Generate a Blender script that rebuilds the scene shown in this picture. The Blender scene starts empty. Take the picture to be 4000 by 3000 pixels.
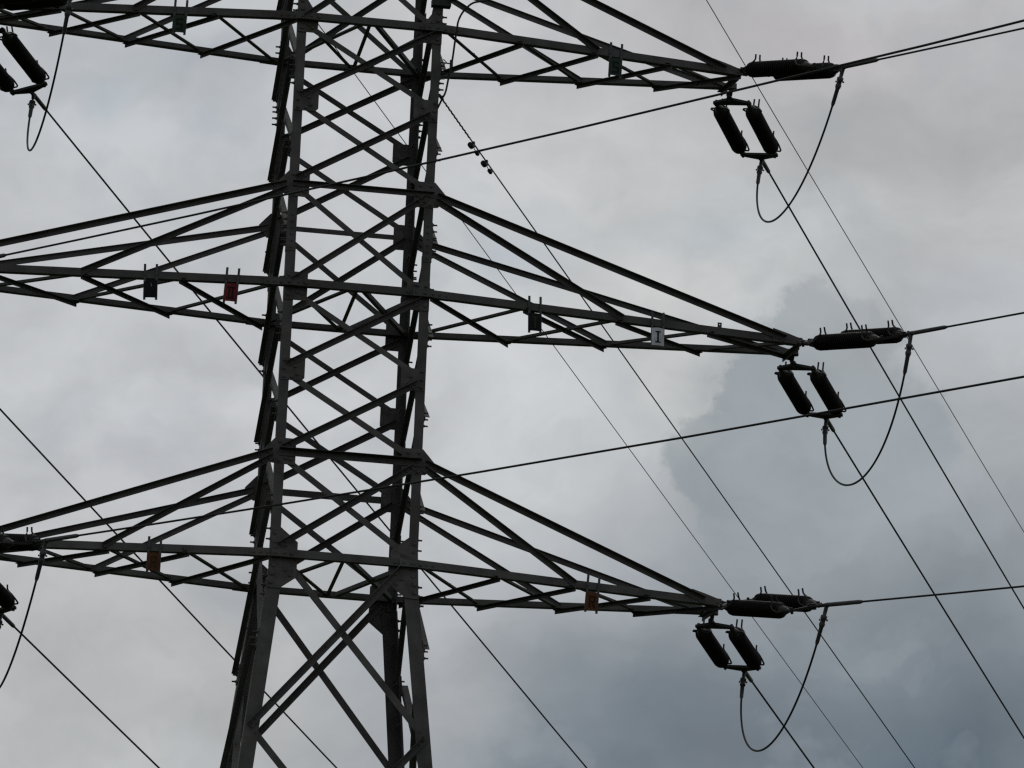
import bpy, math, random
from mathutils import Vector, Matrix
random.seed(7)
S = bpy.context.scene
COL = S.collection
V = Vector

# ------------------------------------------------------------------ camera
CAM_R = V((0.98633577, -0.15961508, 0.04080169))
CAM_U = V((-0.0838334, -0.27307085, 0.95833411))
CAM_F = V((0.14182283, 0.94865976, 0.28272062))
cam = bpy.data.cameras.new('camera')
cam.sensor_fit = 'HORIZONTAL'; cam.sensor_width = 36.0
cam.lens = 27740.67 / 4000 * 36.0
cam.clip_start = 0.5; cam.clip_end = 30000
camo = bpy.data.objects.new('camera', cam); COL.objects.link(camo)
m = Matrix.Identity(4)
for i in range(3):
    m[i][0] = CAM_R[i]; m[i][1] = CAM_U[i]; m[i][2] = -CAM_F[i]
m[0][3], m[1][3], m[2][3] = -8.73888, -70.30096, 1.6
camo.matrix_world = m
S.camera = camo

# ------------------------------------------------------------------ world: overcast sky
SUN_EL, SUN_AZ = math.radians(52), math.radians(25)     # sun behind the cloud deck, beyond the tower
W = bpy.data.worlds.new('World'); S.world = W; W.use_nodes = True
nt = W.node_tree; nt.nodes.clear()
def N(t, **k):
    n = nt.nodes.new(t)
    for a, b in k.items(): setattr(n, a, b)
    return n
def L(a, b): nt.links.new(a, b)
def mth(op, a, b=None, c=None):
    n = N('ShaderNodeMath', operation=op)
    for i, x in enumerate((a, b, c)):
        if x is None: continue
        if isinstance(x, (int, float)): n.inputs[i].default_value = x
        else: L(x, n.inputs[i])
    return n.outputs[0]
def vmt(op, a, b=None, out=0):
    n = N('ShaderNodeVectorMath', operation=op)
    for i, x in enumerate((a, b)):
        if x is None: continue
        if isinstance(x, (tuple, list, Vector)): n.inputs[i].default_value = tuple(x)
        else: L(x, n.inputs[i])
    return n.outputs[out]
tc = N('ShaderNodeTexCoord')
DIR = tc.outputs['Generated']
SKY_E = V((0.98633577, -0.15961508, 0.04080169))         # fixed axes of the sky map (world directions)
SKY_N = V((-0.0838334, -0.27307085, 0.95833411))
SKY_C = V((0.14182283, 0.94865976, 0.28272062))
dz = mth('MAXIMUM', vmt('DOT_PRODUCT', DIR, SKY_C, 1), 0.05)
ax = mth('MULTIPLY', mth('DIVIDE', vmt('DOT_PRODUCT', DIR, SKY_E, 1), dz), 13.87)
ay = mth('MULTIPLY', mth('DIVIDE', vmt('DOT_PRODUCT', DIR, SKY_N, 1), dz), 13.87)
cmb = N('ShaderNodeCombineXYZ'); L(ax, cmb.inputs[0]); L(ay, cmb.inputs[1])
P0 = cmb.outputs[0]
def noise(vec, scale, detail, rough=0.5, off=(0, 0, 0), stretch=(1, 1, 1)):
    mp = N('ShaderNodeMapping'); mp.inputs['Location'].default_value = off; mp.inputs['Scale'].default_value = stretch
    L(vec, mp.inputs['Vector'])
    n = N('ShaderNodeTexNoise'); n.inputs['Scale'].default_value = scale
    n.inputs['Detail'].default_value = detail; n.inputs['Roughness'].default_value = rough
    L(mp.outputs[0], n.inputs['Vector'])
    return n
wn = noise(P0, 2.1, 5, 0.55, (3.1, 1.7, 0.4))
warp = vmt('SUBTRACT', wn.outputs['Color'], (0.5, 0.5, 0.5))
wsc = N('ShaderNodeVectorMath', operation='SCALE'); L(warp, wsc.inputs[0]); wsc.inputs['Scale'].default_value = 0.42
P = vmt('ADD', P0, wsc.outputs[0])
wn2 = noise(P0, 5.5, 6, 0.62, (9.1, 4.7, 0.9))
wsc2 = N('ShaderNodeVectorMath', operation='SCALE'); L(vmt('SUBTRACT', wn2.outputs['Color'], (0.5, 0.5, 0.5)), wsc2.inputs[0]); wsc2.inputs['Scale'].default_value = 0.13
PE = vmt('ADD', P0, wsc2.outputs[0])
def lin(c):
    return tuple(((x / 255) / 12.92 if x / 255 < 0.04045 else ((x / 255 + 0.055) / 1.055) ** 2.4) for x in c)
def rgb(c): return lin(c) + (1.0,)
def blob(vec, cx, cy, sx, sy, soft=True):
    """weight 1 inside a soft ellipse; centre in the map's display units (2212 x 1659)"""
    c = ((cx - 1106) / 1106.0, (829.5 - cy) / 1106.0, 0)
    d = vmt('MULTIPLY', vmt('SUBTRACT', vec, c), (1106.0 / sx, 1106.0 / sy, 0))
    q = vmt('DOT_PRODUCT', d, d, 1)
    if soft: return mth('POWER', 2.71828, mth('MULTIPLY', q, -1.0))
    mr = N('ShaderNodeMapRange', interpolation_type='SMOOTHERSTEP')
    mr.inputs['From Min'].default_value = 1.32; mr.inputs['From Max'].default_value = 0.72
    L(q, mr.inputs['Value']); return mr.outputs[0]
def over(base, col, fac, k=1.0):
    n = N('ShaderNodeMix', data_type='RGBA')
    f = mth('MULTIPLY', fac, k) if k != 1.0 else fac
    L(f, n.inputs[0])
    if isinstance(base, tuple): n.inputs[6].default_value = base
    else: L(base, n.inputs[6])
    if isinstance(col, tuple): n.inputs[7].default_value = col
    else: L(col, n.inputs[7])
    return n.outputs[2]
sky = rgb((191, 193, 195))
SOFT = [(1150, 780, 420, 380, (206, 208, 208), .9), (760, 900, 520, 300, (197, 199, 202), .8), (330, 150, 330, 150, (176, 181, 185), .75),
        (250, 1480, 520, 300, (179, 180, 179), .9), (1000, 60, 330, 130, (200, 199, 200), .8),
        (1900, 250, 330, 210, (166, 166, 165), .95), (1750, 40, 420, 90, (184, 180, 181), .8), (2050, 520, 260, 130, (196, 197, 197), .8),
        (1600, 470, 330, 90, (182, 187, 189), .7), (1480, 620, 260, 90, (203, 203, 201), .75),
        (1850, 880, 420, 260, (166, 171, 173), .85), (760, 1560, 260, 160, (182, 183, 183), .7)]
SOFT += [(225, 205, 75, 55, (170, 178, 184), .8), (430, 120, 110, 50, (174, 180, 187), .7), (480, 290, 95, 65, (178, 184, 190), .7), (100, 420, 160, 120, (194, 196, 198), .6),
         (330, 1000, 110, 80, (180, 182, 186), .75), (1110, 570, 90, 80, (182, 190, 196), .7), (1340, 320, 190, 150, (196, 196, 195), .7), (440, 1280, 110, 90, (164, 167, 171), .65),
         (780, 1430, 90, 120, (150, 155, 160), .5), (620, 1520, 120, 120, (188, 189, 189), .6), (1180, 930, 170, 150, (205, 207, 208), .7), (1540, 1080, 60, 200, (178, 182, 184), .5),
         (1500, 500, 150, 60, (176, 182, 185), .6), (2100, 640, 90, 60, (180, 182, 187), .6)]
for cx, cy, sx, sy, c, k in SOFT: sky = over(sky, rgb(c), blob(P, cx, cy, sx, sy), k)
# the big dark cloud bank, its crisp left edge and its soft belly
sky = over(sky, rgb((120, 129, 136)), blob(P, 1420, 1560, 560, 330), .9)
sky = over(sky, rgb((143, 150, 155)), blob(P, 1940, 1230, 560, 300), .9)
sky = over(sky, rgb((87, 100, 110)), blob(P, 2060, 1700, 560, 400), .97)
sky = over(sky, rgb((108, 118, 126)), blob(P, 1330, 1760, 420, 220), .8)
wn3 = noise(P0, 13, 5, 0.62, (2.2, 6.7, 1.9))
wsc3 = N('ShaderNodeVectorMath', operation='SCALE'); L(vmt('SUBTRACT', wn3.outputs['Color'], (0.5, 0.5, 0.5)), wsc3.inputs[0]); wsc3.inputs['Scale'].default_value = 0.11
PE = vmt('ADD', PE, wsc3.outputs[0])
un = None
for cx, cy, sx, sy in [(1775, 735, 160, 120), (1690, 850, 150, 110), (1595, 1000, 170, 125), (1810, 960, 250, 190), (1700, 1130, 190, 120)]:
    w_ = blob(PE, cx, cy, sx, sy, False)
    un = w_ if un is None else mth('MAXIMUM', un, w_)
un = mth('MULTIPLY', un, mth('SUBTRACT', 1.0, mth('MULTIPLY', blob(P, 1990, 560, 230, 190), .97)))
rim = mth('MULTIPLY', mth('MULTIPLY', un, mth('SUBTRACT', 1.0, un)), mth('MULTIPLY', blob(P, 1480, 760, 260, 240), 3.2))
sky = over(sky, rgb((151, 158, 162)), un, .9)
sky = over(sky, rgb((212, 212, 208)), rim, .4)
sky = over(sky, rgb((208, 208, 205)), blob(PE, 1440, 800, 90, 120), .5)
sky = over(sky, rgb((178, 180, 181)), blob(P, 1010, 1540, 150, 110), .6)
# finer mottling of the cloud base
mn = noise(P, 3.2, 7, 0.52, (1.3, 7.9, 2.2), (1, 1.5, 1))
mr = N('ShaderNodeMapRange'); L(mn.outputs['Fac'], mr.inputs['Value'])
mr.inputs['From Min'].default_value = .3; mr.inputs['From Max'].default_value = .7; mr.inputs['To Min'].default_value = .885; mr.inputs['To Max'].default_value = 1.125
hm = N('ShaderNodeVectorMath', operation='SCALE'); L(sky, hm.inputs[0]); L(mr.outputs[0], hm.inputs['Scale'])
bn = noise(P, 4.0, 5, 0.5, (5.3, 2.9, 6.2), (1, 1.3, 1))
br = N('ShaderNodeMapRange', clamp=True); L(bn.outputs['Fac'], br.inputs['Value']); br.inputs['From Min'].default_value = .54; br.inputs['From Max'].default_value = .74
front = over(hm.outputs[0], rgb((163, 170, 175)), br.outputs[0], .4)
# everywhere else: plain overcast with broad cloud forms
gn = noise(DIR, 2.3, 6, 0.55)
gr = N('ShaderNodeValToRGB'); L(gn.outputs['Fac'], gr.inputs[0])
gr.color_ramp.elements[0].position = .3; gr.color_ramp.elements[0].color = rgb((128, 135, 142))
gr.color_ramp.elements[1].position = .68; gr.color_ramp.elements[1].color = rgb((196, 198, 199))
wr = N('ShaderNodeMapRange', interpolation_type='SMOOTHSTEP'); L(vmt('DOT_PRODUCT', DIR, SKY_C, 1), wr.inputs['Value'])
wr.inputs['From Min'].default_value = math.cos(math.radians(14)); wr.inputs['From Max'].default_value = math.cos(math.radians(7))
clouds = over(gr.outputs[0], front, wr.outputs[0])
sk = N('ShaderNodeTexSky', sky_type='NISHITA'); sk.sun_disc = False; sk.sun_elevation = SUN_EL; sk.sun_rotation = SUN_AZ
c10 = N('ShaderNodeVectorMath', operation='SCALE'); L(clouds, c10.inputs[0]); c10.inputs['Scale'].default_value = 10.0
mix = N('ShaderNodeMix', data_type='RGBA'); mix.inputs[0].default_value = 0.97; L(sk.outputs[0], mix.inputs[6]); L(c10.outputs[0], mix.inputs[7])
bg = N('ShaderNodeBackground'); L(mix.outputs[2], bg.inputs['Color']); bg.inputs['Strength'].default_value = 0.10
ow = N('ShaderNodeOutputWorld'); L(bg.outputs[0], ow.inputs['Surface'])

sun = bpy.data.lights.new('sun', 'SUN'); sun.energy = 0.5; sun.angle = math.radians(25); sun.color = (1.0, 0.96, 0.9)
suno = bpy.data.objects.new('sun', sun); COL.objects.link(suno)
sd = V((math.sin(SUN_AZ) * math.cos(SUN_EL), math.cos(SUN_AZ) * math.cos(SUN_EL), math.sin(SUN_EL)))
suno.rotation_euler = (-sd).to_track_quat('-Z', 'Y').to_euler(); suno.location = sd * 200

vs = S.view_settings
vs.view_transform = 'Standard'; vs.look = 'None'; vs.exposure = 0.0; vs.gamma = 1.0; vs.use_curve_mapping = False
S.cycles.use_denoising = False
S.cycles.max_bounces = 6
S.cycles.filter_width = 1.35

# ------------------------------------------------------------------ materials
def mat(name, col, rough=.6, metal=0., spec=.3, var=.25, scale=9., rust=None, rust_amt=.0, rust_scale=6., vary=.0):
    M = bpy.data.materials.new(name); M.use_nodes = True
    t = M.node_tree; b = t.nodes['Principled BSDF']
    b.inputs['Roughness'].default_value = rough; b.inputs['Metallic'].default_value = metal
    b.inputs['Specular IOR Level'].default_value = spec
    co = t.nodes.new('ShaderNodeTexCoord')
    n = t.nodes.new('ShaderNodeTexNoise'); n.inputs['Scale'].default_value = scale; n.inputs['Detail'].default_value = 5
    t.links.new(co.outputs['Object'], n.inputs['Vector'])
    r = t.nodes.new('ShaderNodeValToRGB'); t.links.new(n.outputs['Fac'], r.inputs[0])
    r.color_ramp.elements[0].position = .3; r.color_ramp.elements[1].position = .7
    r.color_ramp.elements[0].color = tuple(c * (1 - var) for c in col) + (1,)
    r.color_ramp.elements[1].color = tuple(c * (1 + var) for c in col) + (1,)
    out = r.outputs[0]
    if rust:
        n2 = t.nodes.new('ShaderNodeTexNoise'); n2.inputs['Scale'].default_value = rust_scale; n2.inputs['Detail'].default_value = 7
        n2.inputs['Roughness'].default_value = .65
        t.links.new(co.outputs['Object'], n2.inputs['Vector'])
        q = t.nodes.new('ShaderNodeMapRange'); t.links.new(n2.outputs['Fac'], q.inputs['Value'])
        q.inputs['From Min'].default_value = .60; q.inputs['From Max'].default_value = .72; q.inputs['To Max'].default_value = rust_amt
        x = t.nodes.new('ShaderNodeMix'); x.data_type = 'RGBA'
        t.links.new(q.outputs[0], x.inputs[0]); t.links.new(out, x.inputs[6]); x.inputs[7].default_value = rust + (1,)
        out = x.outputs[2]
    oi = t.nodes.new('ShaderNodeObjectInfo'); orr = t.nodes.new('ShaderNodeMapRange'); t.links.new(oi.outputs['Random'], orr.inputs['Value'])
    orr.inputs['To Min'].default_value = 1 - vary; orr.inputs['To Max'].default_value = 1 + vary
    sc_ = t.nodes.new('ShaderNodeVectorMath'); sc_.operation = 'SCALE'; t.links.new(out, sc_.inputs[0]); t.links.new(orr.outputs[0], sc_.inputs['Scale'])
    out = sc_.outputs[0]
    t.links.new(out, b.inputs['Base Color'])
    return M
STEEL = mat('weathered_steel_paint', (.063, .0625, .059), .7, 0, .2, .30, 5., (.085, .045, .03), .5, 4., .2)
PLATE = mat('gusset_steel', (.062, .0615, .057), .7, 0, .2, .34, 11., (.11, .045, .028), .75, 7.)
FITTING = mat('forged_fitting', (.020, .0195, .019), .6, 0, .2, .3, 20., (.06, .032, .022), .6, 12.)
GLAZE = mat('brown_glazed_porcelain', (.008, .006, .0055), .4, 0, .15, .2, 12.)
CAPM = mat('insulator_cap_metal', (.022, .0215, .021), .6, 0, .3, .3, 25., (.06, .035, .025), .6, 18.)
WIRE = mat('weathered_aluminium_cable', (.013, .013, .013), .7, 0, .2, .2, 6.)
SLEEVE = mat('aluminium_sleeve', (.040, .040, .041), .55, 0, .3, .25, 14.)
GROUND = mat('field_grass', (.05, .062, .03), .95, 0, .1, .35, .06)
STRAP = mat('sign_strap_steel', (.050, .049, .054), .6, 0, .25, .2, 20.)

# ------------------------------------------------------------------ mesh helpers
class MB:
    def __init__(s): s.v = []; s.f = []; s.sm = []
    def add(s, vs, fs, smooth=False):
        o = len(s.v); s.v += [tuple(x) for x in vs]
        s.f += [tuple(i + o for i in q) for q in fs]; s.sm += [smooth] * len(fs)
    def prism(s, poly, ext):
        """closed polygon (3-D points) pushed along ext"""
        n = len(poly); a = [V(p) for p in poly]; b = [p + ext for p in a]
        s.add(a + b, [tuple(range(n - 1, -1, -1)), tuple(range(n, 2 * n))] + [(i, (i + 1) % n, n + (i + 1) % n, n + i) for i in range(n)])
    def angle(s, A, B, n1, n2, w, t, w2=None):
        """rolled L section from A to B; heel on the line AB, one leg along n1, one along n2"""
        A, B = V(A), V(B); d = (B - A).normalized()
        n1 = (n1 - d * n1.dot(d)).normalized(); n2 = n2 - d * n2.dot(d); n2 = (n2 - n1 * n2.dot(n1)).normalized()
        w2 = w2 or w
        pr = [(0, 0), (w, 0), (w, t), (t, t), (t, w2), (0, w2)]
        s.prism([A + n1 * a + n2 * b for a, b in pr], B - A)
    def box(s, c, ex, ey, ez):
        c = V(c); s.prism([c - ex - ey - ez, c + ex - ey - ez, c + ex + ey - ez, c - ex + ey - ez], ez * 2)
    def tube(s, pts, r, seg=8, cap=True):
        pts = [V(p) for p in pts]; n = len(pts); rr = r if isinstance(r, (list, tuple)) else [r] * n
        up = V((0.123, 0.31, 0.94)); rings = []
        for i, p in enumerate(pts):
            d = (pts[min(i + 1, n - 1)] - pts[max(i - 1, 0)]).normalized()
            x = d.cross(up)
            if x.length < 1e-3: x = d.cross(V((1, 0, 0)))
            x.normalize(); y = d.cross(x)
            rings.append([p + (x * math.cos(a) + y * math.sin(a)) * rr[i] for a in [2 * math.pi * k / seg for k in range(seg)]])
        vs = [q for r_ in rings for q in r_]
        fs = [(i * seg + k, i * seg + (k + 1) % seg, (i + 1) * seg + (k + 1) % seg, (i + 1) * seg + k) for i in range(n - 1) for k in range(seg)]
        s.add(vs, fs, True)
        if cap: s.add(rings[0] + rings[-1], [tuple(range(seg - 1, -1, -1)), tuple(range(seg, 2 * seg))])
    def hexbolt(s, p, nrm, r=.013, h=.012, shank=0.):
        nrm = nrm.normalized(); x = nrm.cross(V((.2, .3, .9))).normalized(); y = nrm.cross(x)
        p = V(p)
        s.prism([p + (x * math.cos(a) + y * math.sin(a)) * r for a in [math.pi / 3 * k for k in range(6)]], nrm * h)
        if shank: s.tube([p, p + nrm * (h + shank)], r * .62, 6)
    def build(s, name, M, parent=None):
        me = bpy.data.meshes.new(name); me.from_pydata(s.v, [], s.f); me.materials.append(M)
        me.polygons.foreach_set('use_smooth', s.sm); me.update()
        o = bpy.data.objects.new(name, me); COL.objects.link(o)
        if parent is not None:
            o.parent = parent
        return o
def tag(o, label, cat, group=None, kind=None):
    if label: o['label'] = label
    if cat: o['category'] = cat
    if group: o['group'] = group
    if kind: o['kind'] = kind
    return o
def empty(name, label, cat, group=None, loc=(0, 0, 0)):
    o = bpy.data.objects.new(name, None); COL.objects.link(o); o.location = loc; o.empty_display_size = .2
    return tag(o, label, cat, group)
X, Y, Z = V((1, 0, 0)), V((0, 1, 0)), V((0, 0, 1))

# ------------------------------------------------------------------ the setting
g = MB(); R = 9000
g.add([(-R, -R, 0), (R, -R, 0), (R, R, 0), (-R, R, 0)], [(0, 1, 2, 3)])
tag(g.build('ground', GROUND), None, None, kind='structure')

# ------------------------------------------------------------------ tower dimensions
L0, L3, L6 = 20.291, 23.183, 26.087                      # lower faces of the three crossarms
LT = [21.43, 24.31, 27.24]                               # where the crossarm ties meet the body
LM = [22.285, 25.205]                                    # mid-panel nodes
TOPZ = 32.9
ARM = [(L0, 4.033, .195), (L3, 4.80, .208), (L6, 4.052, .248)]
def hw(z):
    if z < L0: return .75 + .1077 * (L0 - z)
    if z > LT[2]: return max(.06, .759 * (TOPZ - z) / (TOPZ - LT[2]))
    return .75 + .00135 * (z - L0)
def corner(sx, sy, z): return V((sx * hw(z), sy * hw(z), z))

tower = empty('lattice_tower', 'dark steel lattice pylon with three pairs of crossarms carrying the power lines', 'pylon')

# legs ---------------------------------------------------------------
for sx, sy in ((-1, -1), (1, -1), (-1, 1), (1, 1)):
    b = MB()
    b.angle(corner(sx, sy, 0), corner(sx, sy, L0 - .10), X * -sx, Y * -sy, .148, .014)
    b.angle(corner(sx, sy, L0 - .10), corner(sx, sy, 23.62), X * -sx, Y * -sy, .098, .011)
    b.angle(corner(sx, sy, 23.62), corner(sx, sy, LT[2]), X * -sx, Y * -sy, .093, .010)
    b.angle(corner(sx, sy, LT[2]), corner(sx, sy, TOPZ), X * -sx, Y * -sy, .075, .009)
    # splice angle with its two rows of bolts
    o = V((sx * .006, sy * .006, 0))
    b.angle(corner(sx, sy, 23.56) + o, corner(sx, sy, 23.99) + o, X * -sx, Y * -sy, .088, .006)
    for k in range(6):
        z = 23.60 + k * .07
        b.hexbolt(corner(sx, sy, z) + V((-sx * .045, sy * .006, 0)), Y * sy, .012, .012)
        b.hexbolt(corner(sx, sy, z + .03) + V((sx * .006, -sy * .045, 0)), X * sx, .014, .016, .034)
    # lower splice below the bottom crossarm
    for k in range(3):
        z = L0 - .20 - k * .1
        b.hexbolt(corner(sx, sy, z) + V((sx * .002, -sy * .06, 0)), X * sx, .017, .018, .034)
    for z in (L6 + .11, L6 + .18, L6 - .62, L6 - .69, L6 - .55, L3 + .1, L3 - .28, L0 + .08, L0 + .19, L0 + .30):
        b.hexbolt(corner(sx, sy, z) + V((sx * .002, -sy * .05, 0)), X * sx, .015, .017, .036)
    # step bolts
    if (sx, sy) == (1, 1):
        for k in range(40):
            z = 15.2 + k * .42
            if z < 32: b.tube([corner(sx, sy, z) + V((-.06, -.05, 0)), corner(sx, sy, z) + V((-.06, -.24, 0))], .009, 6)
    b.build('leg', STEEL, tower)

# faces: (name of plane) outward normal n, in-plane right h
def fpt(n, h, u, z, off=0.):
    """point on a body face: u along the face, z height, off outward"""
    return h * u + n * (hw(z) + off) + Z * z
FACES = [(-Y, X), (Y, X), (-X, Y), (X, Y)]
def brace(n, h, u0, z0, u1, z1, outer, w=.058, t=.006):
    b = MB()
    A, B = fpt(n, h, u0, z0), fpt(n, h, u1, z1); d = (B - A).normalized()
    dn = n.cross(d)
    if dn.z > 0: dn = -dn                                # in-face direction pointing down
    half = -dn * (w * .5)
    if outer: o = n * .014; b.angle(A + o + half, B + o + half, dn, n, w, t)
    else: o = n * -.003; b.angle(A + o + half, B + o + half, dn, -n, w, t)
    for P_, s_ in ((A, 1), (B, -1)):
        for k in (.035, .095): b.hexbolt(P_ + d * s_ * k + (n * .020 if outer else n * -.003), n, .011, .010)
    if outer:
        c = (A + B) * .5; b.hexbolt(c + n * .020, n, .011, .010)
    return b.build('brace', STEEL, tower)
def xpanel(n, h, za, zb, wa=.08, wb=.08, outer_slash=True, w=.058):
    ua, ub = hw(za) - wa, hw(zb) - wb
    brace(n, h, -ua, za, ub, zb, outer_slash, w)
    brace(n, h, ua, za, -ub, zb, not outer_slash, w)
FN = [L0 + .10, LT[0] - .04, LM[0], L3, LT[1] - .01, LM[1], L6, LT[2], 28.5, 29.7, 30.8, 31.7]
for n, h in FACES[:2]:
    for i, (a, b_) in enumerate(zip(FN[:-1], FN[1:])):
        e = .045 if i < 6 else .02
        xpanel(n, h, a + (e if i else 0), b_ - e, .07, .07, n.y < 0, .064 if i < 2 else .058)
# side faces have their panel points half way up those of the front
SN = [19.40, 20.88, 21.88, 22.74, 23.75, 24.76, 25.66, 26.66, 27.6, 28.9, 30.1, 31.2]
for n, h in FACES[2:]:
    for a, b_ in zip(SN[:-1], SN[1:]):
        # right side: the outer bar drops to the front; left side: it drops to the rear
        xpanel(n, h, a, b_, .03, .03, n.x > 0, .055)
# spreading lower body
LN = [L0 - .03, 18.45, 16.0, 13.1, 9.7, 5.6, .4]
for n, h in FACES[:2]:
    for i, (a, b_) in enumerate(zip(LN[1:], LN[:-1])): xpanel(n, h, a, b_, .05, .15 if i == 0 else .05, n.y < 0, .072)
LS = [19.40, 17.2, 14.5, 11.3, 7.6, 3.0]
for n, h in FACES[2:]:
    for a, b_ in zip(LS[1:], LS[:-1]): xpanel(n, h, a, b_, .05, .05, n.x > 0, .068)
for n, h in FACES:
    b = MB(); z = 5.6
    b.angle(fpt(n, h, -hw(z), z), fpt(n, h, hw(z), z), -Z, -n, .08, .008); b.build('horizontal_strut', STEEL, tower)

# horizontal struts where the ties come in
for n, h in FACES[:2]:
    for z in LT:
        b = MB(); w = .074 if z < 22 else .054
        b.angle(fpt(n, h, -hw(z) + .03, z, .016), fpt(n, h, hw(z) - .0, z, .016), -Z, n, w, .006)
        for s_ in (-1, 1):
            for k in (.05, .18): b.hexbolt(fpt(n, h, s_ * (hw(z) - k), z - .038, .022), n, .012, .011)
        b.build('horizontal_strut', STEEL, tower)

# crossarm chords carried through the body
for n, h in FACES[:2]:
    for z in (L0, L3, L6):
        b = MB(); o = .021 if n.y < 0 else .022
        if n.y < 0:                                        # flange outward so that it clears the gussets
            b.angle(fpt(n, h, -hw(z) - .02, z - .020, .013), fpt(n, h, hw(z) + .02, z - .020, .013), Z, n, .098, .008, .070)
            for s_ in (-1, 1):
                for k in (.04, .10, .16, .22): b.hexbolt(fpt(n, h, s_ * (hw(z) - k), z + .03, .021), n, .014, .016)
        else: b.angle(fpt(n, h, -hw(z) - .02, z, o), fpt(n, h, hw(z) + .02, z, o), Z, -n, .078, .008)
        b.build('horizontal_strut', STEEL, tower)

# gusset plates ------------------------------------------------------
def gusset(n, h, poly, bolts, off=.002, t=.009):
    b = MB()
    b.prism([fpt(n, h, u, z, off) for u, z in poly], n * t)
    for u, z, big in bolts: b.hexbolt(fpt(n, h, u, z, off + t), n, .015 if not big else .025, .020 if not big else .024)
    return b.build('gusset_plate', PLATE, tower)
for n, h in FACES[:2]:
    for s in (-1, 1):
        e = .752
        for z in LM:
            gusset(n, h, [(s * e, z - .118), (s * .53, z - .118), (s * .50, z - .085), (s * .50, z + .118), (s * e, z + .118)],
                   [(s * .715, z + .09, 0), (s * .715, z + .0, 0), (s * .715, z - .085, 0), (s * .60, z + .03, 0), (s * .58, z - .05, 0), (s * .63, z - .085, 0)])
        for i, z in enumerate(LT):
            gusset(n, h, [(s * e, z - .16), (s * .55, z - .165), (s * .55, z + .115), (s * .765, z + .115), (s * .885, z - .02), (s * .885, z - .055), (s * .80, z - .155)],
                   [(s * .72, z + .075, 0), (s * .72, z - .13, 0), (s * .61, z + .07, 0), (s * .60, z - .11, 0), (s * .655, z - .10, 0)])
        z = L3
        gusset(n, h, [(s * .757, z - .155), (s * .517, z - .155), (s * .517, z + .15), (s * .757, z + .15)],
               [(s * .715, z + .11, 0), (s * .715, z - .10, 0), (s * .60, z + .12, 0), (s * .57, z - .085, 0), (s * .62, z - .07, 0), (s * .63, z + .115, 0)])
        z = L0
        gusset(n, h, [(s * .782, z - .345), (s * .65, z - .345), (s * .48, z - .215), (s * .48, z + .16), (s * .665, z + .31), (s * .752, z + .31)],
               [(s * .72, z + .24, 0), (s * .715, z + .15, 0), (s * .71, z + .08, 0), (s * .72, z - .10, 1), (s * .735, z - .19, 1), (s * .745, z - .28, 1),
                (s * .60, z - .15, 0), (s * .55, z - .20, 0), (s * .60, z + .12, 0)])
        z = L6
        gusset(n, h, [(s * .76, z - .14), (s * .55, z - .14), (s * .54, z + .03), (s * .70, z + .27), (s * .76, z + .27)],
               [(s * .72, z + .2, 0), (s * .715, z + .11, 0), (s * .65, z + .09, 0), (s * .715, z - .095, 0), (s * .60, z - .09, 0), (s * .64, z - .06, 0)])
for n, h in FACES[2:]:
    for s in (-1, 1):
        for z in SN[:8]:
            e = hw(z) + .002; k = e - .17
            b = MB()
            b.prism([fpt(n, h, u, zz, .001) for u, zz in [(s * e, z - .10), (s * k, z - .10), (s * k, z + .10), (s * e, z + .10)]], n * .008)
            for dz_ in (-.07, .0, .07): b.hexbolt(fpt(n, h, s * (e - .05), z + dz_, .009), n, .014, .016, .032)
            b.build('gusset_plate', PLATE, tower)

# bracing in plan at the three crossarm levels -----------------------
for z in (L0, L3, L6):
    e = hw(z) - .02
    fm, rm = V((0.02, -e, z + .012)), V((0.05, e, z + .012))
    for A, B, w in ((fm, rm, .04), (fm + X * .06, V((e, e, z + .01)), .045), (fm - X * .06, V((-e, e, z + .01)), .045),
                 (rm + X * .06 + Z * .004, V((e, -e, z + .03)), .045), (rm - X * .06 + Z * .004, V((-e, -e, z + .03)), .045)):
        b = MB(); d = (B - A).normalized(); b.angle(A, B, Z.cross(d), Z, w, .005); b.build('plan_brace', STEEL, tower)

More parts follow.
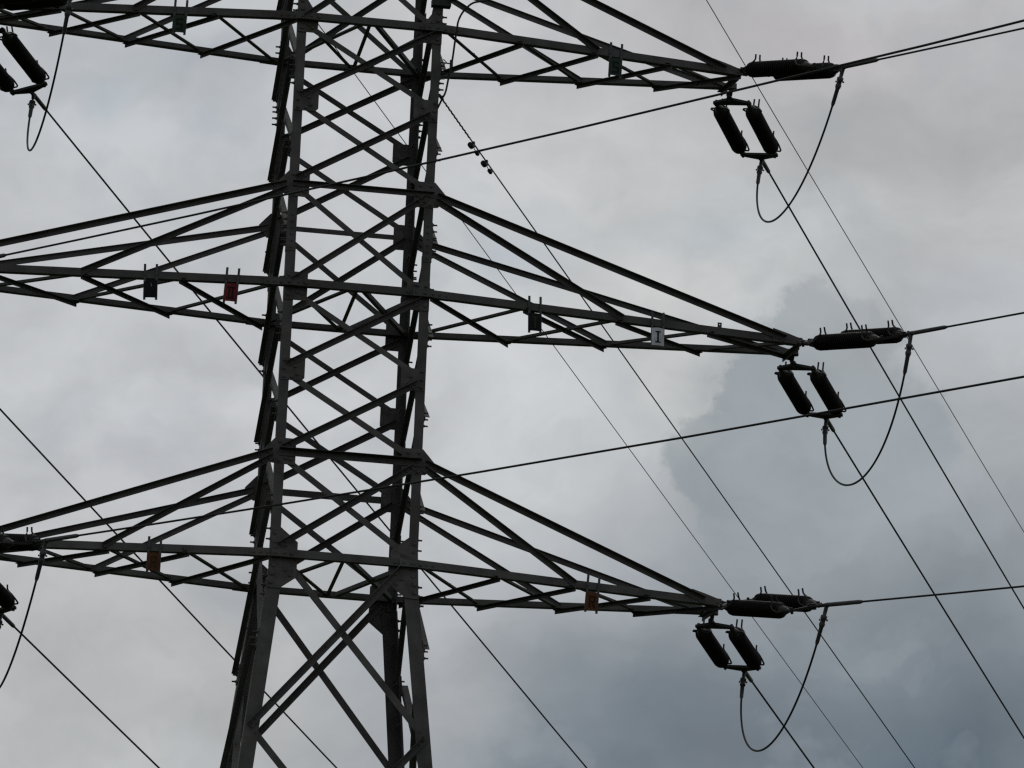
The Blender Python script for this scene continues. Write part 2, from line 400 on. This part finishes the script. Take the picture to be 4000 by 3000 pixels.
# crossarms ----------------------------------------------------------
def crossarm(s, z, xt, wt, zt):
    arm = MB(); h0 = hw(z)
    F0, F1 = V((s * (h0 - .02), -h0 - .021, z)), V((s * xt, -wt, z))
    R0, R1 = V((s * (h0 - .02), h0 + .022, z)), V((s * xt, wt, z))
    arm.angle(F0, F1, Z, Y, .078, .008)
    arm.angle(R0, R1 + X * s * .04, Z, -Y, .078, .008)
    # splice cover on the chord beside the leg
    for P_, Q_, n in ((F0, F1, -Y), (R0, R1, Y)):
        d = (Q_ - P_).normalized(); o = n * .007 - Z * .006
        arm.angle(P_ - d * .16 + o, P_ + d * .24 + o, Z, -n, .07, .007)
        for k in (-.12, -.03, .06, .13, .20): arm.hexbolt(P_ + d * k + n * .008 + Z * .03, n, .012, .011)
    root = arm.build('crossarm', STEEL, tower)
    def fch(x): k = (abs(x) - h0) / (xt - h0); return V((x, -h0 + (h0 - wt) * k, z))
    def rch(x): k = (abs(x) - h0) / (xt - h0); return V((x, h0 - (h0 - wt) * k, z))
    bay = (xt - .8) / 4.0
    xs = [.8 + bay * i for i in range(5)]; xs[0] = .80; xs[4] = xt - .05
    low = 'slash' if (s > 0) != (abs(z - L3) < .1) else 'back'
    for i in range(4):
        for kind, A, B in (('slash', rch(s * xs[i]), fch(s * xs[i + 1])), ('back', fch(s * xs[i]), rch(s * xs[i + 1]))):
            b = MB(); d = (B - A).normalized(); A2, B2 = A - d * .04, B + d * .035
            side = Z.cross(d)
            if side.y > 0: side = -side
            if kind == low: o = V((0, 0, -.003)); b.angle(A2 + o - side * .02, B2 + o - side * .02, side, -Z, .042, .005)
            else: o = V((0, 0, .011)); b.angle(A2 + o - side * .02, B2 + o - side * .02, side, Z, .042, .005)
            b.hexbolt((A + B) * .5 + o, -Z if kind == low else Z, .010, .03)
            b.build('lattice_bar', STEEL, root)
    for sy, ch in ((-1, fch), (1, rch)):
        n = Y * sy
        for end, zo, w, zs in (('tip', .045, .062, -.045), ('mid', .05, .058, -.10)):
            A = V((s * (.80 if end == 'tip' else .79), sy * (hw(zt) + .022), zt + zs))
            B = ch(s * (xt - .22 if end == 'tip' else xs[2])) + Z * zo + n * .012
            d = (B - A).normalized(); dn = n.cross(d)
            if dn.z > 0: dn = -dn
            b = MB(); b.angle(A - d * .02 - dn * w * .5, B + d * .03 - dn * w * .5, dn, n if sy < 0 else -n, w, .006, w * (1 if sy < 0 else .5))
            for k in (.03, .11): b.hexbolt(A + d * k + n * .008, n, .012, .011)
            b.build('tie', STEEL, root)
        # end plate that joins chord and tie
        e = MB(); T = ch(s * xt)
        dd = (ch(s * xt) - ch(s * (xt - 1))).normalized()
        pl = [(-.33, .002), (.06 if sy < 0 else .03, -.002), (.06 if sy < 0 else .03, .045), (-.16, .105), (-.33, .145)]
        e.prism([T + dd * a + Z * c + n * .002 for a, c in pl], n * .009)
        for a, c in ((-.29, .04), (-.21, .04), (-.25, .10), (-.05, .03)): e.hexbolt(T + dd * a + Z * c + n * .011, n, .012, .011)
        e.build('end_plate', PLATE, root)
    b = MB()
    b.angle(fch(s * (xt - .03)) + V((0, .0, -.004)), rch(s * (xt - .10)) + V((-s * .01, .06, -.006)), X * -s, -Z, .05, .007); b.build('end_bar', STEEL, root)
    b = MB()
    T = rch(s * (xt - .02)); b.prism([T + V((-.02, -.01, .0)), T + V((.02, -.01, 0)), T + V((.02, .03, -.05)), T + V((-.02, .03, -.05))], V((0, .03, 0)))
    b.build('hanger_bracket', FITTING, root)
    if s > 0 and abs(z - L3) < .1:
        b = MB(); Q = fch(3.89) + V((0, -.002, .075))
        p = [Q + V((-.022, 0, 0)), Q + V((.022, 0, 0)), Q + V((.022, 0, .055)), Q + V((-.022, 0, .055))]
        c0 = Q + V((0, 0, .034)); r = .007
        inn = [c0 + V((r * math.cos(a), 0, r * math.sin(a))) for a in [math.radians(k) for k in (225, 315, 45, 135)]]
        for off, flip in ((0, 0), (.006, 1)):
            vv = [q + V((0, off, 0)) for q in p + inn]
            b.add(vv, [(i, (i + 1) % 4, 4 + (i + 1) % 4, 4 + i) for i in range(4)])
        b.build('drilled_lug', STEEL, root)
    return fch, rch
CH = {}
for (z, xt, wt), zt in zip(ARM, LT):
    for s in (-1, 1): CH[(s, z)] = crossarm(s, z, xt, wt, zt)

# ------------------------------------------------------------------ phase signs clamped to the crossarms
def strokes(ch):
    if ch == 'I': return [(-.028, .062, .028, .050), (-.009, .052, .009, -.052), (-.028, -.050, .028, -.062)]
    if ch == 'II': return [(-.040, .064, .040, .050), (-.026, .052, -.010, -.052), (.010, .052, .026, -.052), (-.040, -.050, .040, -.064)]
    if ch == 'T': return [(-.034, .064, .034, .050), (-.010, .052, .010, -.062)]
    if ch == 'S': return [(-.034, .062, .034, .046), (-.034, .050, -.018, .000), (-.034, .008, .034, -.008), (.018, .0, .034, -.050), (-.034, -.046, .034, -.062)]
    if ch == 'R': return [(-.034, .062, -.018, -.062), (-.022, .062, .026, .048), (-.022, .008, .026, -.006), (.018, .056, .034, .002)]
    return []
def sign(z, x, letter, pc, lc, label, tilt=0., drop=0., seed=1):
    fch = CH[(1 if x > 0 else -1, z)][0]
    p = fch(x) + V((0, -.022, 0))
    d = (fch(x + .01) - fch(x)).normalized()
    root = empty('phase_sign', label, 'sign', 'phase signs on the crossarms', p)
    ex = (d * math.cos(tilt) - Z * math.sin(tilt)); ez = (Z * math.cos(tilt) + d * math.sin(tilt)); ny = ex.cross(ez)
    pm = mat('sign_enamel', pc, .6, 0, .08, .25, 14., (.03, .022, .018), .3, 16.)
    lm = mat('sign_letter_paint', lc, .7, 0, .08, .3, 20.)
    top, hgt, wid = -.028 - drop, .186, .134
    cz = top - hgt * .5
    for sx in (-.061, .061):
        zt_, zb_ = .150, top - hgt - .022
        b = MB(); b.box(ex * sx + ez * ((zt_ + zb_) / 2), ex * .0125, ny * .003, ez * ((zt_ - zb_) / 2))
        b.hexbolt(ex * sx + ez * .03 + ny * .003 * (1 if ny.y < 0 else -1), -Y, .008, .007)
        b.build('strap', STRAP, root)
    fr = -1 if ny.y > 0 else 1
    b = MB(); n2 = ny * fr
    pts = []
    cols = 10
    for i in range(cols + 1):
        u = -wid / 2 + wid * i / cols; bow = .008 * math.cos(math.pi * u / wid)
        pts.append((u, bow))
    fa = [ex * u + n2 * (.005 + bw) + ez * (top + .006 * (bw / .008)) for u, bw in pts]; fb = [ex * u + n2 * (.005 + bw) + ez * (top - hgt) for u, bw in pts]
    ba = [q - n2 * .003 for q in fa]; bb = [q - n2 * .003 for q in fb]; k = cols + 1
    fs = []
    for i in range(cols):
        fs += [(i, i + 1, k + i + 1, k + i), (2 * k + i + 1, 2 * k + i, 3 * k + i, 3 * k + i + 1), (i + 1, i, 2 * k + i, 2 * k + i + 1), (k + i, k + i + 1, 3 * k + i + 1, 3 * k + i)]
    fs += [(0, k, 3 * k, 2 * k), (k - 1, 3 * k - 1, 4 * k - 1, 2 * k - 1)]
    b.add(fa + fb + ba + bb, fs)
    b.build('plate', pm, root)
    if letter:
        b = MB()
        for x0, z0, x1, z1 in strokes(letter):
            xs_ = [x0 + (x1 - x0) * i / 4 for i in range(5)]
            for xa, xb in zip(xs_[:-1], xs_[1:]):
                bow = .0062 + .008 * math.cos(math.pi * (xa + xb) * .5 / wid)
                b.box(ex * ((xa + xb) / 2) + ez * (cz + (z0 + z1) / 2) + n2 * bow, ex * (abs(xb - xa) / 2), n2 * .0022, ez * (abs(z1 - z0) / 2))
        if letter == 'R':
            q = n2 * (.0062 + .007)
            b.prism([ex * a + ez * (cz + c) + q for a, c in ((-.004, -.004), (.014, -.004), (.036, -.062), (.018, -.062))], n2 * .003)
        b.build('letter', lm, root)
    else:
        b = MB()
        for a, c, r_ in ((.006, .055, .006), (.010, .035, .008), (-.058, .085, .007)):
            b.box(ex * a + ez * (cz + c) + n2 * (.0068 + .008 * math.cos(math.pi * a / wid)), ex * (r_ * .5), n2 * .001, ez * r_)
        b.build('paint_flake', mat('flaked_paint', (.25, .25, .28), .7), root)
    return root
BK = (.012, .012, .012)
sign(L6, -1.975, 'S', (.024, .036, .024), (.010, .014, .011), 'dark green S sign hanging from the upper left crossarm', .03)
sign(L6, 2.655, 'S', (.024, .038, .030), (.011, .017, .015), 'dark green S sign hanging from the upper right crossarm', .02)
sign(L3, -2.125, None, (.009, .009, .012), BK, 'black sign plate with worn off letter left of the red II sign', -.03)
sign(L3, -1.295, 'II', (.115, .017, .021), (.020, .012, .011), 'red sign with II on the middle left crossarm beside the tower', .05)
sign(L3, 1.885, 'T', (.010, .010, .014), (.040, .036, .022), 'black T sign on the middle right crossarm near the tower', -.035, .012)
sign(L3, 3.215, 'I', (.42, .435, .47), (.014, .014, .016), 'pale grey sign with black I on the middle right crossarm', -.02)
sign(L0, -1.925, 'R', (.070, .031, .015), (.040, .023, .013), 'faded rusty orange sign on the lower left crossarm', .01)
sign(L0, 2.635, 'R', (.080, .034, .015), (.024, .012, .009), 'orange R sign on the lower right crossarm', .05, .016)

# ------------------------------------------------------------------ insulator strings, conductors, jumpers
def frame(d, twist):
    d = d.normalized(); lat = d.cross(Z).normalized()
    if lat.x < 0: lat = -lat
    upv = lat.cross(d)
    if upv.z < 0: upv = -upv
    c, s = math.cos(twist), math.sin(twist)
    return d, lat * c + upv * s, upv * c - lat * s
def string(P, Q, twist, label, fit, group='double insulator strings at the crossarm ends'):
    P, Q = V(P), V(Q); Ls = (Q - P).length
    d, a, u = frame(Q - P, twist)
    root = empty('insulator_string', label, 'insulator string', group, P)
    y1, b0, y2 = .20, .345 + fit[0], Ls - fit[1]
    b1 = y2 - .135
    sag = fit[2] if len(fit) > 2 else 0.
    at = lambda s, l=0., v=0.: d * s + a * l + u * v - Z * sag * (max(0, s) / y2 if s < y2 else max(0, Ls - s) / (Ls - y2))
    sp = .178
    # tower-side links and yoke
    b = MB()
    b.tube([at(-.03), at(.05)], .020, 8); b.box(at(.06), d * .035, a * .026, u * .010); b.tube([at(.06, 0, -.035), at(.06, 0, .035)], .013, 8)
    b.build('shackle', FITTING, root)
    def yoke(s_apex, s_base):
        b = MB(); sg = 1 if s_base > s_apex else -1
        pl = [(s_apex - sg * .02, -.035), (s_apex - sg * .02, .035), (s_base - sg * .045, sp + .03), (s_base, sp + .03), (s_base, -sp - .03), (s_base - sg * .045, -sp - .03)]
        b.prism([at(s, l, -.013) for s, l in pl], u * .026)
        for l in (-sp, 0, sp): b.hexbolt(at(s_base - sg * .025 if l else s_apex + sg * .01, l, .013), u, .016, .02); b.hexbolt(at(s_base - sg * .025 if l else s_apex + sg * .01, l, -.013), -u, .016, .02)
        b.build('yoke_plate', FITTING, root)
    yoke(.09, y1); yoke(y2 + .10, y2)
    for l in (-sp, sp):
        b = MB()
        n = 27; pitch = (b1 - b0) / n; core, R_ = .050, .086
        prof = []
        for k in range(n):
            s0 = b0 + k * pitch; rk = R_ if 0 < k < n - 1 else R_ * .93
            prof += [(s0, core), (s0 + pitch * .30, rk * .97), (s0 + pitch * .42, rk), (s0 + pitch * .55, rk * .98), (s0 + pitch * .72, core + .012)]
        prof.append((b1, core))
        seg = 20
        vs = [at(s, l + r * math.cos(t), r * math.sin(t)) for s, r in prof for t in [2 * math.pi * i / seg for i in range(seg)]]
        m_ = len(prof)
        b.add(vs, [(i * seg + j, i * seg + (j + 1) % seg, (i + 1) * seg + (j + 1) % seg, (i + 1) * seg + j) for i in range(m_ - 1) for j in range(seg)], False)
        ins = b.build('insulator', GLAZE, root)
        for s0, s1, sg in ((y1 - .03, b0 + .005, 1), (y2 + .03, b1 - .005, -1)):
            c = MB(); ln = s1 - s0
            c.tube([at(s0, l), at(s0 + ln * .35, l), at(s0 + ln * .5, l), at(s0 + ln * .8, l), at(s1, l)], [.018, .020, .034, .050, .053], 14)
            c.build('end_cap', CAPM, ins)
    for l in (-sp, sp):
        for s0, sg in ((b0 - .06, 1), (b1 + .06, -1)):
            for e in (-1, 1):
                b = MB()
                hi = .195 if sg > 0 and d.y > 0 else .158
                key = [(0, .0, 0), (0, .045, .0), (.0, .080, 0), (.025, .093, .0), (.10, .088, .02), (.145, .066, .055), (.165, .038, .088), (.17, .028, .11), (.17, .027, hi)]
                b.tube([at(s0 + sg * q[0], l + e * q[1], q[2]) for q in key], .0095, 7)
                b.build('arcing_horn', FITTING, root)
    # clevis and dead-end eye
    b = MB()
    b.tube([at(y2 + .08), at(y2 + .17)], .022, 8); b.box(at(y2 + .16), d * .03, a * .012, u * .032)
    b.tube([at(y2 + .16), at(Ls - .03), at(Ls + .02)], [.016, .020, .026], 10)
    b.build('dead_end_eye', FITTING, root)
    return root

WIRES = {'AR3': (0.3942, -0.0307, 1.608, -0.1622, 0.000250), 'AR2': (0.4130, -0.0604, 1.653, -0.1310, 0.000250), 'AR1': (0.3943, -0.0343, 1.603, -0.1227, 0.000250),
         'AL3': (0.4534, -0.1104, 1.821, -0.1146, 0.000253), 'AL2': (0.4137, -0.0607, 1.648, -0.1079, 0.000250), 'AL1': (0.4546, -0.0929, 1.754, -0.1097, 0.000250),
         'NR3': (0.4892, -0.1070, 1.725, -0.1926, 0.000770), 'NR2': (0.4963, -0.0922, 1.774, -0.1420, 0.000770), 'NR1': (0.4958, -0.1226, 1.737, -0.1744, 0.000770),
         'NL3': (0.500, -0.1080, 1.76, -0.180, 0.000770), 'NL2': (0.4791, -0.1125, 1.743, -0.1960, 0.000773), 'NL1': (0.5176, -0.0978, 1.844, -0.1681, 0.000773)}
def wire_geo(nm):
    az, ms, ls, ss, c = WIRES[nm]; z, xt, wt = ARM[{'1': 0, '2': 1, '3': 2}[nm[2]]]; sx = 1 if nm[1] == 'R' else -1
    sg = 1 if nm[0] == 'A' else -1
    d = V((math.sin(az), sg * math.cos(az), 0))
    T = V((sx * xt, sg * wt, z))
    Q = T + V((d.x, d.y, ss)) * (ls / math.sqrt(1 + ss * ss))
    return T, Q, d, ms, c, sx, sg
def run(Q, d, ms, c, t): return Q + d * t + Z * (ms * t + c * t * t)
LEVEL = {'1': 'lower', '2': 'middle', '3': 'upper'}
SIDE = {'R': 'right', 'L': 'left'}
TW = {'NR3': .12, 'NR2': .34, 'NR1': .37, 'NL3': .1, 'NL2': .2, 'NL1': .2, 'AR3': -.07, 'AR2': -.06, 'AR1': -.06, 'AL3': .22, 'AL2': .0, 'AL1': .1}
CLAMP = {}
FIT = {'AL3': (.02, .20), 'NR3': (-.01, .29), 'NR2': (.08, .28, .02), 'NR1': (.0, .38, .036), 'NL1': (.0, .30, .03)}
for nm in WIRES:
    T, Q, d, ms, c, sx, sg = wire_geo(nm)
    ofs = {'AR3': -.041, 'AR2': -.010, 'AR1': -.027}.get(nm, .075)
    P = T + V((sx * .03, -.02, .03)) if sg < 0 else T + V((ofs, .03, -.060))
    lab = ('horizontal pair of ribbed black insulators at the tip of the %s %s crossarm' if sg < 0 else 'slanting pair of ribbed black insulators hanging below the %s %s crossarm tip') % (LEVEL[nm[2]], SIDE[nm[1]])
    string(P, Q, TW[nm], lab, FIT.get(nm, (.0, .28) if sg < 0 else (.02, .155)))
    CLAMP[nm] = Q
    far = [0, .5, 1, 2, 4, 7, 10, 15, 20, 25, 30, 36, 42, 50, 60, 72, 86, 100, 120, 140] if sg < 0 else [0, 1, 3, 6, 10, 15, 20, 30, 40, 50, 65, 80, 100, 125, 150, 180, 210, 240, 280, 320]
    lab = ('taut power line running right and towards the camera from the %s %s crossarm' if sg < 0 else 'taut power line running down and away from the %s %s crossarm') % (LEVEL[nm[2]], SIDE[nm[1]])
    root = empty('conductor', lab, 'power line', 'conductors of the line', Q)
    b = MB(); b.tube([run(Q, d, ms, c, t) - Q for t in far], .0105, 8); b.build('cable', WIRE, root)
    sl = .56 if sg < 0 else .40
    b = MB(); b.tube([run(Q, d, ms, c, t) - Q for t in (-.02, .03, sl * .5, sl - .04, sl)], [.021, .023, .023, .022, .014], 10); b.build('dead_end_sleeve', SLEEVE, root)

JUMP = {'R3': (.256, 1.821, .952, 1.143, -.243), 'R2': (.11, 2.001, .992, 1.043, -.117), 'R1': (.224, 1.807, .947, 1.285, -.2),
        'L3': (.135, 1.825, .926, 1.112, -.158), 'L2': (.15, 1.85, .93, 1.15, -.16), 'L1': (.214, 1.773, .899, 1.338, -.227)}
for k, (p1, q1, p2, q2, lt) in JUMP.items():
    A, B = CLAMP['N' + k], CLAMP['A' + k]; w = B - A
    lat = V((w.y, -w.x, 0)).normalized() * lt
    C1, C2 = A + w * p1 - Z * q1 + lat, A + w * p2 - Z * q2 + lat
    bz = lambda t: A * (1 - t) ** 3 + C1 * 3 * t * (1 - t) ** 2 + C2 * 3 * t * t * (1 - t) + B * t ** 3
    root = empty('jumper_loop', 'U shaped cable loop hanging beneath the %s %s crossarm tip' % (LEVEL[k[1]], SIDE[k[0]]), 'jumper cable', 'jumper loops under the crossarm tips', A)
    pts = [bz(i / 60) for i in range(61)]
    b = MB(); b.tube([q - A for q in pts], .0112, 8); b.build('cable', WIRE, root)
    def along(seq, dist):
        acc = 0
        for p_, q_ in zip(seq[:-1], seq[1:]):
            l_ = (q_ - p_).length
            if acc + l_ >= dist: return p_.lerp(q_, (dist - acc) / l_)
            acc += l_
        return seq[-1]
    for seq, sc in ((pts, 1.0), (pts[::-1], .8)):
        fine = [0, .06, .11, .115, .15, .155, .19, .195, .22, .24, .40, .43]
        rad = [.022, .021, .020, .034, .034, .026, .026, .032, .030, .022, .021, .013]
        b = MB(); b.tube([along(seq, f * sc) - A for f in fine], rad, 10)
        mid = along(seq, .15 * sc) - A
        for dx in (-1, 1): b.hexbolt(mid + V((dx * .03, 0, -.01)), V((dx, .2, 0)), .010, .016)
        b.build('connector', SLEEVE, root)

# ------------------------------------------------------------------ shield wires and the optical ground wire
dA = V((math.sin(.408), math.cos(.408), 0)); dN = V((math.sin(.49), -math.cos(.49), 0))
q = V((0.0, 0.0, TOPZ - .1))
b = MB(); b.tube([run(q, dA, -.0404, .00012, t) for t in (0, 5, 10, 20, 35, 50, 80, 110, 150, 200, 260, 320)], .0068, 6)
tag(b.build('shield_wire', WIRE), 'thin wire passing behind the three right crossarm tips', 'wire', 'thin shield wires')
# wire of the neighbouring line, far behind the tower
q1 = V((1.897, 20.0, 33.35))
b = MB(); b.tube([q1 + dA * t + Z * (-.0376 * t) for t in (-150, -80, -40, -20, -10, 0, 10, 20, 40, 80, 120, 180, 240, 300)], .0068, 6)
tag(b.build('shield_wire', WIRE), 'thinnest wire slanting down behind the middle of the tower body', 'wire', 'thin shield wires')
q2 = V((.775, -.70, 25.405))
ogw = empty('ground_wire', 'medium thin cable leaving the right front tower leg with two dampers on it', 'cable', None, q2)
b = MB(); b.tube([dA * t + Z * (-.038 * t) for t in (0, 1, 3, 6, 10, 20, 40, 70, 100, 140, 180, 220, 260)], .0078, 7); b.build('cable', WIRE, ogw)
b = MB()
hx = []
for i in range(150):
    t = 1.25 * i / 149; hx.append(dA * t + Z * (-.038 * t) + (V((math.cos(t * 55), 0, math.sin(t * 55)))) * .0045)
b.tube(hx, .0085, 6); b.tube([dA * -.02, dA * .12 - Z * .004], .016, 8); b.build('helical_grip', FITTING, ogw)
for t0, nm_ in ((1.42, 'upper'), (1.98, 'lower')):
    o = q2 + dA * t0 + Z * (-.038 * t0)
    dm = empty('vibration_damper', 'small two weighted damper clipped to the ground wire, %s one of the pair' % nm_, 'damper', 'dampers on the ground wire', o)
    b = MB(); b.box(V((0, 0, -.012)), dA * .018, V((.012, -.005, 0)), Z * .03); b.build('clamp', FITTING, dm)
    b = MB(); b.tube([dA * -.11 - Z * .055, dA * -.05 - Z * .05, -Z * .04, dA * .07 - Z * .05, dA * .15 - Z * .06], .005, 6); b.build('messenger_cable', FITTING, dm)
    for s_, r_ in ((-.10, .030), (.16, .022)):
        b = MB(); b.tube([dA * (s_ - .04) - Z * .056, dA * (s_ - .035) - Z * .056, dA * (s_ + .03) - Z * .058, dA * (s_ + .04) - Z * .058], [r_ * .6, r_, r_, r_ * .5], 10); b.build('weight', FITTING, dm)
# near-side dead end of the ground wire on the same leg
qn = V((.79, -.80, 26.435))
dend = empty('ground_wire', 'ground wire dead end bolted to the right leg above the upper crossarm', 'cable', None, qn)
b = MB(); b.box(V((-.055, .02, -.045)), X * .10, Y * .05, Z * .036); b.box(V((.05, -.01, .02)), X * .05, Y * .035, Z * .028)
b.prism([V((-.06, -.03, -.01)), V((.06, -.03, -.01)), V((.06, -.03, .05)), V((-.02, -.03, .05)), V((-.06, -.03, .02))], V((0, .08, 0))); b.build('anchor_bracket', FITTING, dend)
e = dN * .08 + Z * .02
b = MB(); b.tube([e, e + dN * .18 - Z * .015], .022, 8); b.box(e + dN * .26 - Z * .022, dN * .06, V((.02, .012, 0)), Z * .028); b.tube([e + dN * .3 - Z * .02, e + dN * .7 - Z * .06, e + dN * 1.3 - Z * .12], [.022, .018, .014], 8); b.build('thimble', FITTING, dend)
b = MB(); b.tube([e + dN * t + Z * (-.1 * t + .0007 * t * t) for t in (.3, 1, 3, 6, 10, 16, 24, 34, 46, 60, 80, 100)], .0075, 7); b.build('cable', WIRE, dend)
lead = [V((x, -.86, z)) for x, z in [(1.213, 26.445), (1.156, 26.431), (1.057, 26.401), (.984, 26.329), (.939, 26.259), (.91, 26.174), (.903, 26.091),
                                         (.887, 25.957), (.867, 25.74), (.839, 25.565), (.814, 25.402), (.782, 25.323)]] + [V((.765, -.80, 25.279)), V((.74, -.70, 25.22))]
def smooth(p, n=6):
    out = []
    for i in range(len(p) - 1):
        a, b_, c, d_ = p[max(i - 1, 0)], p[i], p[i + 1], p[min(i + 2, len(p) - 1)]
        for k in range(n):
            t = k / n
            out.append(.5 * (2 * b_ + (c - a) * t + (2 * a - 5 * b_ + 4 * c - d_) * t * t + (3 * b_ - a - 3 * c + d_) * t ** 3))
    return out + [p[-1]]
ld = empty('down_lead', 'thin black cable looping down past the upper right crossarm beside the leg', 'cable', None, lead[0])
b = MB(); b.tube([q - lead[0] for q in smooth(lead)], .0105, 8); b.build('cable', WIRE, ld)
b = MB(); c0 = V((.86, -.86, 25.71)); c1 = V((.765, -.79, 25.74))
b.tube([c1, c0], .007, 6); b.tube([c0 - Z * .04, c0 + Z * .04], .018, 8); b.tube([c1 + V((.02, 0, -.03)), c1 + V((.05, -.02, .0)), c1 + V((.02, 0, .035))], .006, 6)
b.v = [tuple(V(q) - lead[0]) for q in b.v]; b.build('cable_clip', FITTING, ld)
